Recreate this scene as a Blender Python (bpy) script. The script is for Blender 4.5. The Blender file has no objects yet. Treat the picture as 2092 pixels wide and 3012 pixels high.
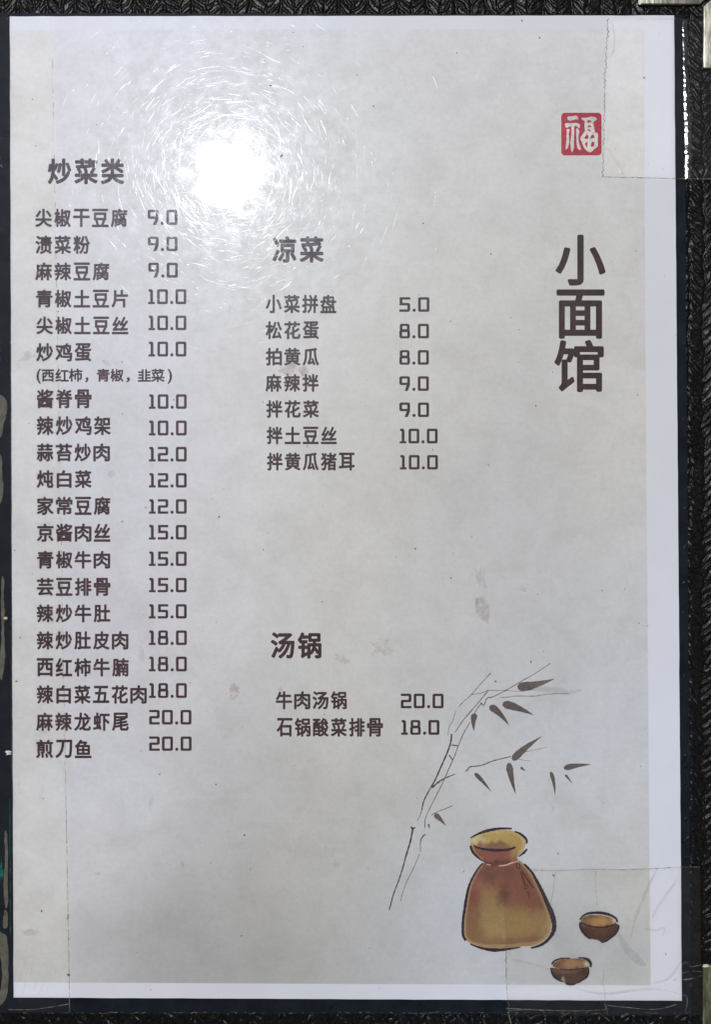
import bpy, bmesh, math, random
import numpy as np
from mathutils import Vector
from mathutils.geometry import tessellate_polygon

rnd = random.Random(7)
S = 0.1026e-3                      # metres per unit of the layout grid (about a tenth of a millimetre)
MM = 0.001
sc = bpy.context.scene
COL = sc.collection

# ------------------------------------------------------------------ camera
CAM_H = 0.42
cam_d = bpy.data.cameras.new('camera')
cam = bpy.data.objects.new('camera', cam_d); COL.objects.link(cam)
cam.location = (0, 0, CAM_H)
cam_d.sensor_fit = 'VERTICAL'; cam_d.sensor_height = 36
cam_d.lens = 36 * CAM_H / (3012 * S)
cam_d.clip_start = 0.01; cam_d.clip_end = 50
sc.camera = cam

# ------------------------------------------------------------------ ambient room light
w = bpy.data.worlds.new('World'); sc.world = w; w.use_nodes = True
bg = w.node_tree.nodes['Background']
bg.inputs[0].default_value = (0.86, 0.88, 0.92, 1); bg.inputs[1].default_value = 0.15

# ------------------------------------------------------------------ lamps
def lamp(name, kind, loc, target, energy, color, **kw):
    d = bpy.data.lights.new(name, kind); d.energy = energy; d.color = color
    for k, v in kw.items(): setattr(d, k, v)
    o = bpy.data.objects.new(name, d); COL.objects.link(o); o.location = loc
    o.rotation_euler = (Vector(target) - Vector(loc)).to_track_quat('-Z', 'Y').to_euler()
    return o
LAMP_H = 1.5
HX, HY = (672 - 1046) * S, (1506 - 508) * S           # where the lamp mirrors in the laminate
kk = (CAM_H + LAMP_H) / CAM_H
lamp('ceiling_lamp', 'AREA', (HX * kk, HY * kk, LAMP_H), (HX, HY * 0.2, 0), 18.3, (0.985, 0.988, 0.985), shape='DISK', size=0.054)
lamp('side_lamp', 'SPOT', (-0.17, 1.62, 0.90), (-0.097, 0.031, 0), 30.0, (0.64, 0.63, 1.0), spot_size=math.radians(6.6), spot_blend=0.55, shadow_soft_size=0.03)
lamp('corner_lamp', 'SPOT', (-0.80, -1.10, 0.90), (0.092, -0.104, 0), 24.0, (0.50, 0.68, 1.0), spot_size=math.radians(5.4), spot_blend=0.65, shadow_soft_size=0.03)

sc.view_settings.view_transform = 'Standard'; sc.view_settings.look = 'None'
sc.view_settings.exposure = 0; sc.view_settings.gamma = 1; sc.view_settings.use_curve_mapping = False

# ------------------------------------------------------------------ helpers
def P(x, y, z=0.0):                 # layout grid (x right, y down from the top left) -> metres, z in millimetres
    return ((x - 1046) * S, (1506 - y) * S, z * MM)

def lin(c):
    out = []
    for v in c[:3]:
        v /= 255.0
        out.append(v / 12.92 if v <= 0.04045 else ((v + 0.055) / 1.055) ** 2.4)
    return out

def alb(r, g, b, k=0.72):           # printed colour as reflectance
    return tuple(min(0.9, v / k) for v in lin((r, g, b))) + (1,)

def tag(o, label=None, cat=None, group=None, kind=None):
    if label: o['label'] = label
    if cat: o['category'] = cat
    if group: o['group'] = group
    if kind: o['kind'] = kind
    return o

def empty(name, loc, label, cat):
    o = bpy.data.objects.new(name, None); COL.objects.link(o); o.location = loc
    o.empty_display_size = 0.02
    return tag(o, label, cat)

def link(name, verts, faces, mat, parent=None, smooth=False, colors=None):
    me = bpy.data.meshes.new(name)
    me.from_pydata([tuple(v) for v in verts], [], [tuple(f) for f in faces]); me.update()
    if smooth: me.polygons.foreach_set('use_smooth', [True] * len(me.polygons))
    if colors is not None:
        a = me.color_attributes.new('print', 'FLOAT_COLOR', 'POINT')
        a.data.foreach_set('color', np.asarray(colors, dtype=np.float32).ravel())
    o = bpy.data.objects.new(name, me); COL.objects.link(o)
    me.materials.append(mat)
    if parent:
        o.parent = parent
        bpy.context.view_layer.update()
        o.matrix_parent_inverse = parent.matrix_world.inverted()
    return o

class MB:
    def __init__(s): s.v = []; s.f = []
    def add(s, vs, fs):
        n = len(s.v); s.v += [tuple(q) for q in vs]; s.f += [tuple(i + n for i in f) for f in fs]
    def poly(s, pts, z):
        v3 = [Vector(P(x, y, z)) for x, y in pts]
        tris = tessellate_polygon([v3])
        up = []
        for t in tris:
            a, b, c = (v3[i] for i in t)
            up.append(t if (b - a).cross(c - a).z > 0 else (t[0], t[2], t[1]))
        s.add(v3, up)
    def ribbon(s, pts, ws, z):
        """flat brush stroke through pts with widths ws"""
        n = len(pts); L = []; R = []
        for i, (x, y) in enumerate(pts):
            a = pts[max(0, i - 1)]; b = pts[min(n - 1, i + 1)]
            dx, dy = b[0] - a[0], b[1] - a[1]; d = math.hypot(dx, dy) or 1
            nx, ny = -dy / d, dx / d; h = ws[i] / 2
            L.append(P(x + nx * h, y + ny * h, z)); R.append(P(x - nx * h, y - ny * h, z))
        m = len(L)
        s.add(L + R, [(i, i + 1, m + i + 1, m + i) for i in range(m - 1)])
    def box(s, pts, z0, z1):
        n = len(pts)
        b = [P(x, y, z0) for x, y in pts]; t = [P(x, y, z1) for x, y in pts]
        s.add(b + t, [tuple(range(n)), tuple(range(2 * n - 1, n - 1, -1))] + [(i, n + i, n + (i + 1) % n, (i + 1) % n) for i in range(n)])
    def build(s, name, mat, parent=None, smooth=False):
        return link(name, s.v, s.f, mat, parent, smooth)

def spline(pts, sub=6):
    out = []
    n = len(pts)
    for i in range(n - 1):
        p0, p1, p2, p3 = pts[max(0, i - 1)], pts[i], pts[i + 1], pts[min(n - 1, i + 2)]
        for k in range(sub):
            t = k / sub
            out.append(tuple(0.5 * ((2 * p1[j]) + (-p0[j] + p2[j]) * t + (2 * p0[j] - 5 * p1[j] + 4 * p2[j] - p3[j]) * t * t + (-p0[j] + 3 * p1[j] - 3 * p2[j] + p3[j]) * t ** 3) for j in range(len(p1))))
    out.append(pts[-1])
    return out

def closed_spline(pts, sub=4):
    n = len(pts); out = []
    for i in range(n):
        p0, p1, p2, p3 = pts[i - 1], pts[i], pts[(i + 1) % n], pts[(i + 2) % n]
        for k in range(sub):
            t = k / sub
            out.append(tuple(0.5 * ((2 * p1[j]) + (-p0[j] + p2[j]) * t + (2 * p0[j] - 5 * p1[j] + 4 * p2[j] - p3[j]) * t * t + (-p0[j] + 3 * p1[j] - 3 * p2[j] + p3[j]) * t ** 3) for j in range(2)))
    return out

# ------------------------------------------------------------------ materials
def nodes(m):
    m.use_nodes = True; nt = m.node_tree
    for n in list(nt.nodes): nt.nodes.remove(n)
    out = nt.nodes.new('ShaderNodeOutputMaterial')
    return nt, out

def N(nt, t, **kw):
    n = nt.nodes.new(t)
    for k, v in kw.items():
        if k.startswith('i_'):
            key = k[2:]; key = int(key) if key.isdigit() else key.replace('_', ' ')
            n.inputs[key].default_value = v
        else: setattr(n, k, v)
    return n

def position(nt):
    return N(nt, 'ShaderNodeNewGeometry').outputs['Position']

def noise(nt, pos, scale, detail=4, rough=0.6, dist=0.0):
    n = N(nt, 'ShaderNodeTexNoise'); n.inputs['Scale'].default_value = scale
    n.inputs['Detail'].default_value = detail; n.inputs['Roughness'].default_value = rough
    n.inputs['Distortion'].default_value = dist
    nt.links.new(pos, n.inputs['Vector']); return n

def ramp(nt, sock, stops):
    r = N(nt, 'ShaderNodeValToRGB'); e = r.color_ramp.elements
    while len(e) < len(stops): e.new(0.5)
    for el, (p, c) in zip(e, stops):
        el.position = p; el.color = c if len(c) == 4 else tuple(c) + (1,)
    nt.links.new(sock, r.inputs[0]); return r.outputs[0]

def mixrgb(nt, fac, a, b, mode='MIX'):
    m = N(nt, 'ShaderNodeMix', data_type='RGBA', blend_type=mode)
    for sock, v in ((m.inputs['Factor'], fac), (m.inputs['A'], a), (m.inputs['B'], b)):
        if hasattr(v, 'is_linked'): nt.links.new(v, sock)
        else: sock.default_value = v
    return m.outputs['Result']

def laminate(m, color, rough=0.35, spec=0.15, coat=1.0):
    """a printed or plain surface under a worn, glossy clear laminate"""
    nt, out = nodes(m)
    p = position(nt)
    b = N(nt, 'ShaderNodeBsdfPrincipled')
    if hasattr(color, '__call__'): color = color(nt, p)
    if hasattr(color, 'is_linked'): nt.links.new(color, b.inputs['Base Color'])
    else: b.inputs['Base Color'].default_value = color
    b.inputs['Specular IOR Level'].default_value = spec
    b.inputs['Coat Weight'].default_value = coat
    b.inputs['Specular Tint'].default_value = (0.74, 0.84, 1.0, 1)
    b.inputs['Coat IOR'].default_value = 1.45
    # hazy, rubbed laminate: the wider lobe varies with wear
    wear = noise(nt, p, 260, 6, 0.65)
    nt.links.new(ramp(nt, wear.outputs[0], [(0.3, (rough - 0.10,) * 3), (0.7, (rough + 0.08,) * 3)]), b.inputs['Roughness'])
    cr = noise(nt, p, 170, 5, 0.7)
    nt.links.new(ramp(nt, cr.outputs[0], [(0.3, (0.018,) * 3), (0.75, (0.055,) * 3)]), b.inputs['Coat Roughness'])
    big = noise(nt, p, 45, 2, 0.5); fine = noise(nt, p, 900, 3, 0.6)
    b1 = N(nt, 'ShaderNodeBump'); b1.inputs['Strength'].default_value = 1.0; b1.inputs['Distance'].default_value = 0.00009
    nt.links.new(big.outputs[0], b1.inputs['Height'])
    b2 = N(nt, 'ShaderNodeBump'); b2.inputs['Strength'].default_value = 1.0; b2.inputs['Distance'].default_value = 0.000004
    nt.links.new(fine.outputs[0], b2.inputs['Height']); nt.links.new(b1.outputs[0], b2.inputs['Normal'])
    nt.links.new(b2.outputs[0], b.inputs['Coat Normal'])
    nt.links.new(b2.outputs[0], b.inputs['Normal'])
    nt.links.new(b.outputs[0], out.inputs[0])
    return m

def new(name): return bpy.data.materials.new(name)

def paper_color(nt, p):
    n = noise(nt, p, 60, 5, 0.6)
    return ramp(nt, n.outputs[0], [(0.3, (0.705, 0.71, 0.775)), (0.7, (0.74, 0.745, 0.81))])
M_paper = laminate(new('white paper'), paper_color)

def panel_color(nt, p):
    """printed parchment: mottled warm grey with faint fibres"""
    a = noise(nt, p, 17, 5, 0.62, 0.4); b = noise(nt, p, 75, 6, 0.66, 0.6); c = noise(nt, p, 700, 3, 0.7)
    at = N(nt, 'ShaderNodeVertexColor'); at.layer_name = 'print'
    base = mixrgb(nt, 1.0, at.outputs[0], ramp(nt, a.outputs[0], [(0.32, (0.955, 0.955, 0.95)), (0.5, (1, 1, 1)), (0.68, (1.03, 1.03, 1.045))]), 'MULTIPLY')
    m1 = mixrgb(nt, 1.0, base, ramp(nt, b.outputs[0], [(0.30, (0.915, 0.910, 0.895)), (0.55, (1, 1, 1)), (0.75, (1.045, 1.04, 1.03))]), 'MULTIPLY')
    m2 = mixrgb(nt, 1.0, m1, ramp(nt, c.outputs[0], [(0.3, (0.955, 0.955, 0.955)), (0.7, (1.035, 1.035, 1.035))]), 'MULTIPLY')
    # streaky fibres of the printed paper scan
    mp = N(nt, 'ShaderNodeMapping'); mp.inputs['Rotation'].default_value = (0, 0, math.radians(38)); mp.inputs['Scale'].default_value = (60, 900, 1)
    nt.links.new(p, mp.inputs['Vector'])
    f = noise(nt, mp.outputs[0], 1.0, 4, 0.6)
    return mixrgb(nt, 1.0, m2, ramp(nt, f.outputs[0], [(0.28, (0.985, 0.985, 0.982)), (0.5, (1, 1, 1)), (0.75, (1.01, 1.01, 1.01))]), 'MULTIPLY')
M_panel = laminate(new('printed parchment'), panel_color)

def ink_color(base):
    def f(nt, p):
        n = noise(nt, p, 1400, 3, 0.7); g = noise(nt, p, 55, 4, 0.7)
        c = ramp(nt, n.outputs[0], [(0.3, tuple(v * 0.8 for v in base)), (0.7, tuple(v * 1.25 for v in base))])
        return mixrgb(nt, 1.0, c, ramp(nt, g.outputs[0], [(0.32, (0.8, 0.8, 0.8)), (0.68, (1.3, 1.3, 1.3))]), 'MULTIPLY')
    return f
M_ink = laminate(new('brown ink'), ink_color((0.060, 0.034, 0.036)))
M_titleink = laminate(new('title ink'), ink_color((0.052, 0.032, 0.031)))
M_red = laminate(new('seal red'), ink_color((0.42, 0.052, 0.070)))
M_cream = laminate(new('seal paper'), ink_color((0.66, 0.61, 0.60)))
M_brush = laminate(new('brush grey'), ink_color((0.128, 0.105, 0.096)))
M_brushdark = laminate(new('brush dark'), ink_color((0.090, 0.073, 0.080)))
M_brushpale = laminate(new('brush pale'), ink_color((0.30, 0.275, 0.29)))
M_outline = laminate(new('outline ink'), ink_color((0.042, 0.027, 0.033)))
M_cord = laminate(new('cord print'), ink_color((0.62, 0.40, 0.28)))
M_cordshade = laminate(new('cord ink'), ink_color((0.10, 0.035, 0.025)))

def attr_color(nt, p):
    a = N(nt, 'ShaderNodeVertexColor'); a.layer_name = 'print'
    n = noise(nt, p, 1500, 2, 0.6)
    return mixrgb(nt, 1.0, a.outputs[0], ramp(nt, n.outputs[0], [(0.3, (0.92, 0.92, 0.92)), (0.7, (1.08, 1.08, 1.08))]), 'MULTIPLY')
M_paint = laminate(new('painted print'), attr_color)

def card_color(nt, p):
    n = noise(nt, p, 120, 5, 0.6)
    return ramp(nt, n.outputs[0], [(0.35, (0.006, 0.008, 0.013)), (0.7, (0.013, 0.017, 0.024))])
M_card = laminate(new('black card'), card_color, rough=0.4, spec=0.05, coat=0.45)

def leather_mat():
    m = new('black woven leatherette'); nt, out = nodes(m); p = position(nt)
    b = N(nt, 'ShaderNodeBsdfPrincipled')
    n = noise(nt, p, 900, 5, 0.65)
    nt.links.new(ramp(nt, n.outputs[0], [(0.35, (0.003, 0.003, 0.0035)), (0.75, (0.014, 0.0135, 0.013))]), b.inputs['Base Color'])
    r = noise(nt, p, 1600, 4, 0.7)
    nt.links.new(ramp(nt, r.outputs[0], [(0.3, (0.14,) * 3), (0.7, (0.30,) * 3)]), b.inputs['Roughness'])
    b.inputs['Specular IOR Level'].default_value = 0.14
    bp = N(nt, 'ShaderNodeBump'); bp.inputs['Strength'].default_value = 0.6; bp.inputs['Distance'].default_value = 0.00008
    f = noise(nt, p, 2600, 4, 0.7); nt.links.new(f.outputs[0], bp.inputs['Height'])
    nt.links.new(bp.outputs[0], b.inputs['Normal'])
    nt.links.new(b.outputs[0], out.inputs[0]); return m
M_leather = leather_mat()

def simple(name, col, rough, metal=0.0, var=0.25, scale=400, bump=0.0):
    m = new(name); nt, out = nodes(m); p = position(nt)
    b = N(nt, 'ShaderNodeBsdfPrincipled'); b.inputs['Metallic'].default_value = metal
    n = noise(nt, p, scale, 5, 0.65)
    nt.links.new(ramp(nt, n.outputs[0], [(0.3, tuple(v * (1 - var) for v in col)), (0.7, tuple(min(1, v * (1 + var)) for v in col))]), b.inputs['Base Color'])
    r = noise(nt, p, scale * 2, 3, 0.6)
    nt.links.new(ramp(nt, r.outputs[0], [(0.3, (max(0.03, rough - 0.1),) * 3), (0.7, (min(1, rough + 0.1),) * 3)]), b.inputs['Roughness'])
    if bump:
        bp = N(nt, 'ShaderNodeBump'); bp.inputs['Distance'].default_value = bump
        nt.links.new(n.outputs[0], bp.inputs['Height']); nt.links.new(bp.outputs[0], b.inputs['Normal'])
    nt.links.new(b.outputs[0], out.inputs[0]); return m
M_table = simple('dark table', (0.05, 0.035, 0.028), 0.4, 0, 0.3, 30)

def metal_mat(name, cols, rough):
    m = new(name); nt, out = nodes(m); p = position(nt)
    b = N(nt, 'ShaderNodeBsdfPrincipled'); b.inputs['Metallic'].default_value = 0.85
    mp = N(nt, 'ShaderNodeMapping'); mp.inputs['Rotation'].default_value = (0, 0, math.radians(-55)); mp.inputs['Scale'].default_value = (1, 0.15, 1)
    nt.links.new(p, mp.inputs['Vector'])
    n = noise(nt, mp.outputs[0], 1100, 5, 0.65)
    nt.links.new(ramp(nt, n.outputs[0], [(0.32, cols[0]), (0.5, cols[1]), (0.72, cols[2])]), b.inputs['Base Color'])
    b.inputs['Roughness'].default_value = rough
    bp = N(nt, 'ShaderNodeBump'); bp.inputs['Distance'].default_value = 0.00004
    nt.links.new(n.outputs[0], bp.inputs['Height']); nt.links.new(bp.outputs[0], b.inputs['Normal'])
    nt.links.new(b.outputs[0], out.inputs[0]); return m
M_metal = metal_mat('worn nickel', [(0.10, 0.098, 0.08), (0.23, 0.225, 0.19), (0.46, 0.44, 0.38)], 0.32)
M_metalold = metal_mat('tarnished brass', [(0.05, 0.075, 0.05), (0.16, 0.15, 0.085), (0.34, 0.38, 0.27)], 0.42)
M_chip = simple('bare metal chip', (0.85, 0.80, 0.62), 0.25, 0.3, 0.1, 900)
M_flake = simple('flaked coating', (0.11, 0.107, 0.082), 0.7, 0, 0.45, 500, 0.0001)
M_lint = simple('white fluff', (0.75, 0.77, 0.74), 0.9, 0, 0.15, 900)
M_crumb = simple('yellow crumb', (0.62, 0.52, 0.22), 0.6, 0, 0.25, 1200, 0.0002)
M_speck = simple('dark specks', (0.11, 0.10, 0.095), 0.8, 0, 0.4, 2000)
M_teal = simple('teal tint', (0.01, 0.16, 0.12), 0.25, 0.2, 0.6, 300)  # teal tint of the marks along the left border

def tape_mat(name, haze=0.035, tint=(0.985, 0.986, 0.98), bump=0.00002, bscale=120, rough=0.06):
    m = new(name); nt, out = nodes(m); p = position(nt)
    tr = N(nt, 'ShaderNodeBsdfTransparent'); tr.inputs[0].default_value = tint + (1,)
    df = N(nt, 'ShaderNodeBsdfDiffuse'); df.inputs[0].default_value = (0.60, 0.59, 0.56, 1)
    gl = N(nt, 'ShaderNodeBsdfGlossy'); gl.inputs['Roughness'].default_value = rough
    gl.inputs[0].default_value = (1, 1, 1, 1)
    n = noise(nt, p, bscale, 4, 0.6)
    bp = N(nt, 'ShaderNodeBump'); bp.inputs['Distance'].default_value = bump; nt.links.new(n.outputs[0], bp.inputs['Height'])
    nt.links.new(bp.outputs[0], gl.inputs['Normal'])
    fr = N(nt, 'ShaderNodeFresnel'); fr.inputs['IOR'].default_value = 1.45; nt.links.new(bp.outputs[0], fr.inputs['Normal'])
    dn = noise(nt, p, 210, 6, 0.7)
    m1 = N(nt, 'ShaderNodeMixShader')
    nt.links.new(ramp(nt, dn.outputs[0], [(0.35, (haze * 0.4,) * 3), (0.75, (haze * 1.8,) * 3)]), m1.inputs[0])
    nt.links.new(tr.outputs[0], m1.inputs[1]); nt.links.new(df.outputs[0], m1.inputs[2])
    m2 = N(nt, 'ShaderNodeMixShader')
    nt.links.new(fr.outputs[0], m2.inputs[0]); nt.links.new(m1.outputs[0], m2.inputs[1]); nt.links.new(gl.outputs[0], m2.inputs[2])
    nt.links.new(m2.outputs[0], out.inputs[0]); return m
M_tape = tape_mat('clear tape', haze=0.010)
M_tapeclear = tape_mat('clear thin tape', haze=0.004, tint=(0.992, 0.992, 0.99))

def veil_mat(name, col, fac, scale=300, lo=0.42, hi=0.6, gloss=0.0):
    """thin see-through smear whose density breaks up"""
    m = new(name); nt, out = nodes(m); p = position(nt)
    tr = N(nt, 'ShaderNodeBsdfTransparent')
    b = N(nt, 'ShaderNodeBsdfPrincipled'); b.inputs['Base Color'].default_value = col + (1,); b.inputs['Roughness'].default_value = 0.6
    n = noise(nt, p, scale, 6, 0.7)
    mx = N(nt, 'ShaderNodeMixShader')
    nt.links.new(ramp(nt, n.outputs[0], [(lo, (0, 0, 0)), (hi, (fac,) * 3)]), mx.inputs[0])
    nt.links.new(tr.outputs[0], mx.inputs[1]); nt.links.new(b.outputs[0], mx.inputs[2])
    nt.links.new(mx.outputs[0], out.inputs[0]); return m
M_grime = veil_mat('grime line', (0.20, 0.165, 0.10), 0.75, 700, 0.34, 0.62)
M_fold = veil_mat('pale fold line', (0.50, 0.49, 0.42), 0.6, 260, 0.36, 0.66)
M_stain = veil_mat('food stain', (0.38, 0.26, 0.18), 0.34, 420, 0.36, 0.66)
M_stainpale = veil_mat('faint stain', (0.42, 0.33, 0.26), 0.22, 300, 0.36, 0.66)
M_stingrey = veil_mat('grey smudge', (0.36, 0.34, 0.33), 0.18, 300, 0.3, 0.65)
M_wrinkle = veil_mat('tape wrinkle', (0.36, 0.36, 0.35), 0.22, 120, 0.25, 0.65)

def scratch_mat():
    m = new('laminate scratches'); nt, out = nodes(m)
    tr = N(nt, 'ShaderNodeBsdfTransparent'); gl = N(nt, 'ShaderNodeBsdfGlossy'); gl.inputs['Roughness'].default_value = 0.10
    mx = N(nt, 'ShaderNodeMixShader'); mx.inputs[0].default_value = 0.0042
    nt.links.new(tr.outputs[0], mx.inputs[1]); nt.links.new(gl.outputs[0], mx.inputs[2]); nt.links.new(mx.outputs[0], out.inputs[0]); return m
M_scratch = scratch_mat()

# ------------------------------------------------------------------ the surface below
mb = MB(); mb.add([(-0.9, -0.9, -0.006), (0.9, -0.9, -0.006), (0.9, 0.9, -0.006), (-0.9, 0.9, -0.006)], [(0, 1, 2, 3)])
tag(mb.build('tabletop', M_table), kind='structure')

# ------------------------------------------------------------------ menu cover: woven leatherette board, pocket card, metal corners
cover = empty('menu_cover', (0, 0, -0.0055), 'black woven leatherette menu cover with metal corners, framing the laminated menu sheet', 'menu cover')
CX0, CX1, CY0, CY1 = -90, 2146, -56, 3074
mb = MB(); mb.box([(CX0 + 3, CY0 + 3), (CX1 - 3, CY0 + 3), (CX1 - 3, CY1 - 3), (CX0 + 3, CY1 - 3)], -5.5, -0.75)
mb.build('cover_board', M_leather, cover)

rs = np.random.RandomState(3)
JT = rs.rand(400, 400)
def vnoise(x, y):
    xi = np.floor(x).astype(int); yi = np.floor(y).astype(int); fx = x - xi; fy = y - yi
    fx = fx * fx * (3 - 2 * fx); fy = fy * fy * (3 - 2 * fy)
    g = lambda a, b: JT[a % 400, b % 400]
    return (g(xi, yi) * (1 - fx) + g(xi + 1, yi) * fx) * (1 - fy) + (g(xi, yi + 1) * (1 - fx) + g(xi + 1, yi + 1) * fx) * fy

def weave(x, y):
    """height in mm of the herringbone braid: columns of slanted strands that lean alternate ways"""
    cw, pitch = 43.0, 27.0
    xw = x + 15 * (vnoise(x / 46, y / 38) - 0.5) + 7 * (vnoise(x / 17 + 5, y / 17) - 0.5)
    u = (xw - 2072) / cw; c = np.floor(u); fu = u - c
    sgn = np.where(c.astype(int) % 2 == 0, 1.0, -1.0)
    v = (y + 17 * (vnoise(x / 40 + 9, y / 40) - 0.5) + 6 * (vnoise(x / 13 + 2, y / 13) - 0.5) + sgn * fu * cw * 0.95) / pitch + JT[(c.astype(int)) % 400, 5]
    k = np.floor(v); fv = v - k
    prof = np.sqrt(np.clip(1 - (2 * fv - 1) ** 2, 0, 1))
    ends = np.clip(np.minimum(fu, 1 - fu) / 0.16, 0, 1) ** 0.6
    lift = 0.16 * (fu - 0.5) + 0.26 * (JT[c.astype(int) % 400, k.astype(int) % 400] - 0.5)
    # fibres run along the strand
    al = (xw * sgn * 0.7 - y * 0.72); ac = fv * pitch
    fib = vnoise(ac / 3.2 + 40, al / 26.0) - 0.5
    fine = vnoise(x / 3.0, y / 3.0) - 0.5
    return -0.62 + 0.50 * prof * ends + lift * ends + 0.22 * fib + 0.09 * fine

def strip(x0, x1, y0, y1, step):
    nx = int((x1 - x0) / step) + 1; ny = int((y1 - y0) / step) + 1
    X, Y = np.meshgrid(np.linspace(x0, x1, nx), np.linspace(y0, y1, ny))
    Z = weave(X, Y)
    edge = np.minimum.reduce([X - CX0, CX1 - X, Y - CY0, CY1 - Y])
    Z = Z - 0.8 * np.clip(1 - edge / 14, 0, 1) ** 2          # the leatherette rolls over the board's edge
    V = np.stack([(X - 1046) * S, (1506 - Y) * S, Z * MM], -1).reshape(-1, 3)
    i = np.arange(nx * ny).reshape(ny, nx)
    F = np.stack([i[1:, :-1], i[1:, 1:], i[:-1, 1:], i[:-1, :-1]], -1).reshape(-1, 4)
    return V, F
parts = [strip(CX0, CX1, CY0, 60, 2.4), strip(1960, CX1, 60, 2950, 2.4), strip(CX0, CX1, 2950, CY1, 2.4), strip(CX0, 60, 60, 2950, 5)]
off = 0; VV = []; FF = []
for V, F in parts:
    VV.append(V); FF.append(F + off); off += len(V)
VV = np.concatenate(VV); FF = np.concatenate(FF)
me = bpy.data.meshes.new('woven_leatherette')
me.vertices.add(len(VV)); me.vertices.foreach_set('co', VV.ravel().astype(np.float32))
me.loops.add(len(FF) * 4); me.loops.foreach_set('vertex_index', FF.ravel().astype(np.int32))
me.polygons.add(len(FF)); me.polygons.foreach_set('loop_start', np.arange(0, len(FF) * 4, 4, dtype=np.int32))
me.polygons.foreach_set('loop_total', np.full(len(FF), 4, dtype=np.int32))
me.update(calc_edges=True); me.validate()
me.polygons.foreach_set('use_smooth', [True] * len(me.polygons))
me.materials.append(M_leather)
wo = bpy.data.objects.new('woven_leatherette', me); COL.objects.link(wo); wo.parent = cover
bpy.context.view_layer.update(); wo.matrix_parent_inverse = cover.matrix_world.inverted()

# the black pocket card the sheet lies on (a little larger than the sheet)
def wobble(a, b, n, amp):
    return [(a[0] + (b[0] - a[0]) * i / n + (rnd.uniform(-amp, amp) if 0 < i else 0), a[1] + (b[1] - a[1]) * i / n + (rnd.uniform(-amp, amp) if 0 < i else 0)) for i in range(n)]
mb = MB()
mb.box(wobble((-60, 39), (2014, 43), 30, 0.7) + wobble((2014, 43), (2035, 2982), 40, 1.2) + wobble((2035, 2982), (-60, 2981), 34, 1.3) + wobble((-60, 2981), (-60, 39), 30, 1.0), -0.30, 0.02)
pocket = mb.build('pocket_card', M_card, cover)
# ragged pale lip along the card's lower edge
mb = MB()
pts = [(x, 2979 + rnd.uniform(-2.5, 2.5)) for x in range(40, 2030, 9)]
for i in range(0, len(pts) - 1):
    if rnd.random() < 0.5:
        mb.ribbon([pts[i], pts[i + 1]], [rnd.uniform(0.3, 1.4) ** 2, rnd.uniform(0.3, 1.4) ** 2], 0.05)
mb.build('ragged_lip', M_fold, pocket)
# flaking coating along the cover's left edge
def blob(cx, cy, rx, ry, n=22, rough=0.3, rot=0.0):
    out = []
    for i in range(n):
        a = 2 * math.pi * i / n; k = 1 + rnd.uniform(-rough, rough)
        x, y = rx * k * math.cos(a), ry * k * math.sin(a)
        out.append((cx + x * math.cos(rot) - y * math.sin(rot), cy + x * math.sin(rot) + y * math.cos(rot)))
    return out
for pts in ([(-20, 1168), (12, 1170), (20, 1195), (17, 1225), (9, 1250), (4, 1280), (-20, 1290)],
            [(-20, 1330), (3, 1345), (6, 1400), (9, 1440), (3, 1475), (-20, 1490)],
            [(4, 1700), (11, 1710), (9, 1760), (13, 1800), (11, 1850), (14, 1930), (8, 1985), (2, 2000), (-5, 1960), (3, 1880), (2, 1790)],
            [(12, 2452), (20, 2455), (22, 2560), (23, 2650), (15, 2668), (10, 2600), (14, 2520)],
            [(14, 2676), (22, 2690), (21, 2725), (10, 2730), (8, 2712)],
            [(-10, 2742), (6, 2745), (20, 2760), (24, 2850), (20, 2925), (8, 2950), (-10, 2955), (4, 2890), (2, 2820)]):
    q = [(x + rnd.uniform(-1.2, 1.2), y) for x, y in closed_spline(pts, 5)]
    mb = MB(); mb.box(q, 0.02, 0.09); mb.build('flaked_patch', M_flake, cover)
mb = MB()
mb.ribbon([(28 + 0.004 * (y - 2350), y) for y in range(2350, 2760, 10)], [rnd.uniform(0.6, 1.8) for _ in range(41)], 0.06)
mb.poly(blob(3, 2560, 4, 34, 20, 0.5), 0.11)
mb.build('teal_edge', M_teal, cover)

def lbar(name, mat, label, bars):
    """two mitred bevelled metal bars forming one corner piece"""
    bm = bmesh.new()
    for pts in bars:
        lo = [bm.verts.new(P(x, y, -0.75)) for x, y in pts]; hi = [bm.verts.new(P(x, y, 1.15)) for x, y in pts]
        n = len(pts)
        bm.faces.new(lo[::-1]) if False else bm.faces.new(lo)
        bm.faces.new(hi[::-1])
        for i in range(n): bm.faces.new((lo[i], hi[i], hi[(i + 1) % n], lo[(i + 1) % n]))
    bmesh.ops.recalc_face_normals(bm, faces=bm.faces)
    bmesh.ops.bevel(bm, geom=[e for e in bm.edges], offset=0.00042, segments=3, affect='EDGES', profile=0.6)
    me = bpy.data.meshes.new(name); bm.to_mesh(me); bm.free()
    me.polygons.foreach_set('use_smooth', [True] * len(me.polygons)); me.materials.append(mat)
    o = bpy.data.objects.new(name, me); COL.objects.link(o); o.parent = cover
    o.matrix_parent_inverse = cover.matrix_world.inverted(); o['label'] = label
    return o
c1 = lbar('metal_corner', M_metal, 'pale worn nickel corner piece at the top right', [
    [(1880, 17), (2058, 17), (2146, -62), (1893, -62)],
    [(2067, 21), (2150, -54), (2150, 205), (2067, 205)]])
c2 = lbar('metal_corner', M_metalold, 'tarnished green brass corner piece at the bottom right', [
    [(2066, 2836), (2150, 2836), (2150, 3080), (2066, 3020)],
    [(1900, 3034), (2060, 3034), (2142, 3084), (1900, 3084)]])
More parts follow.
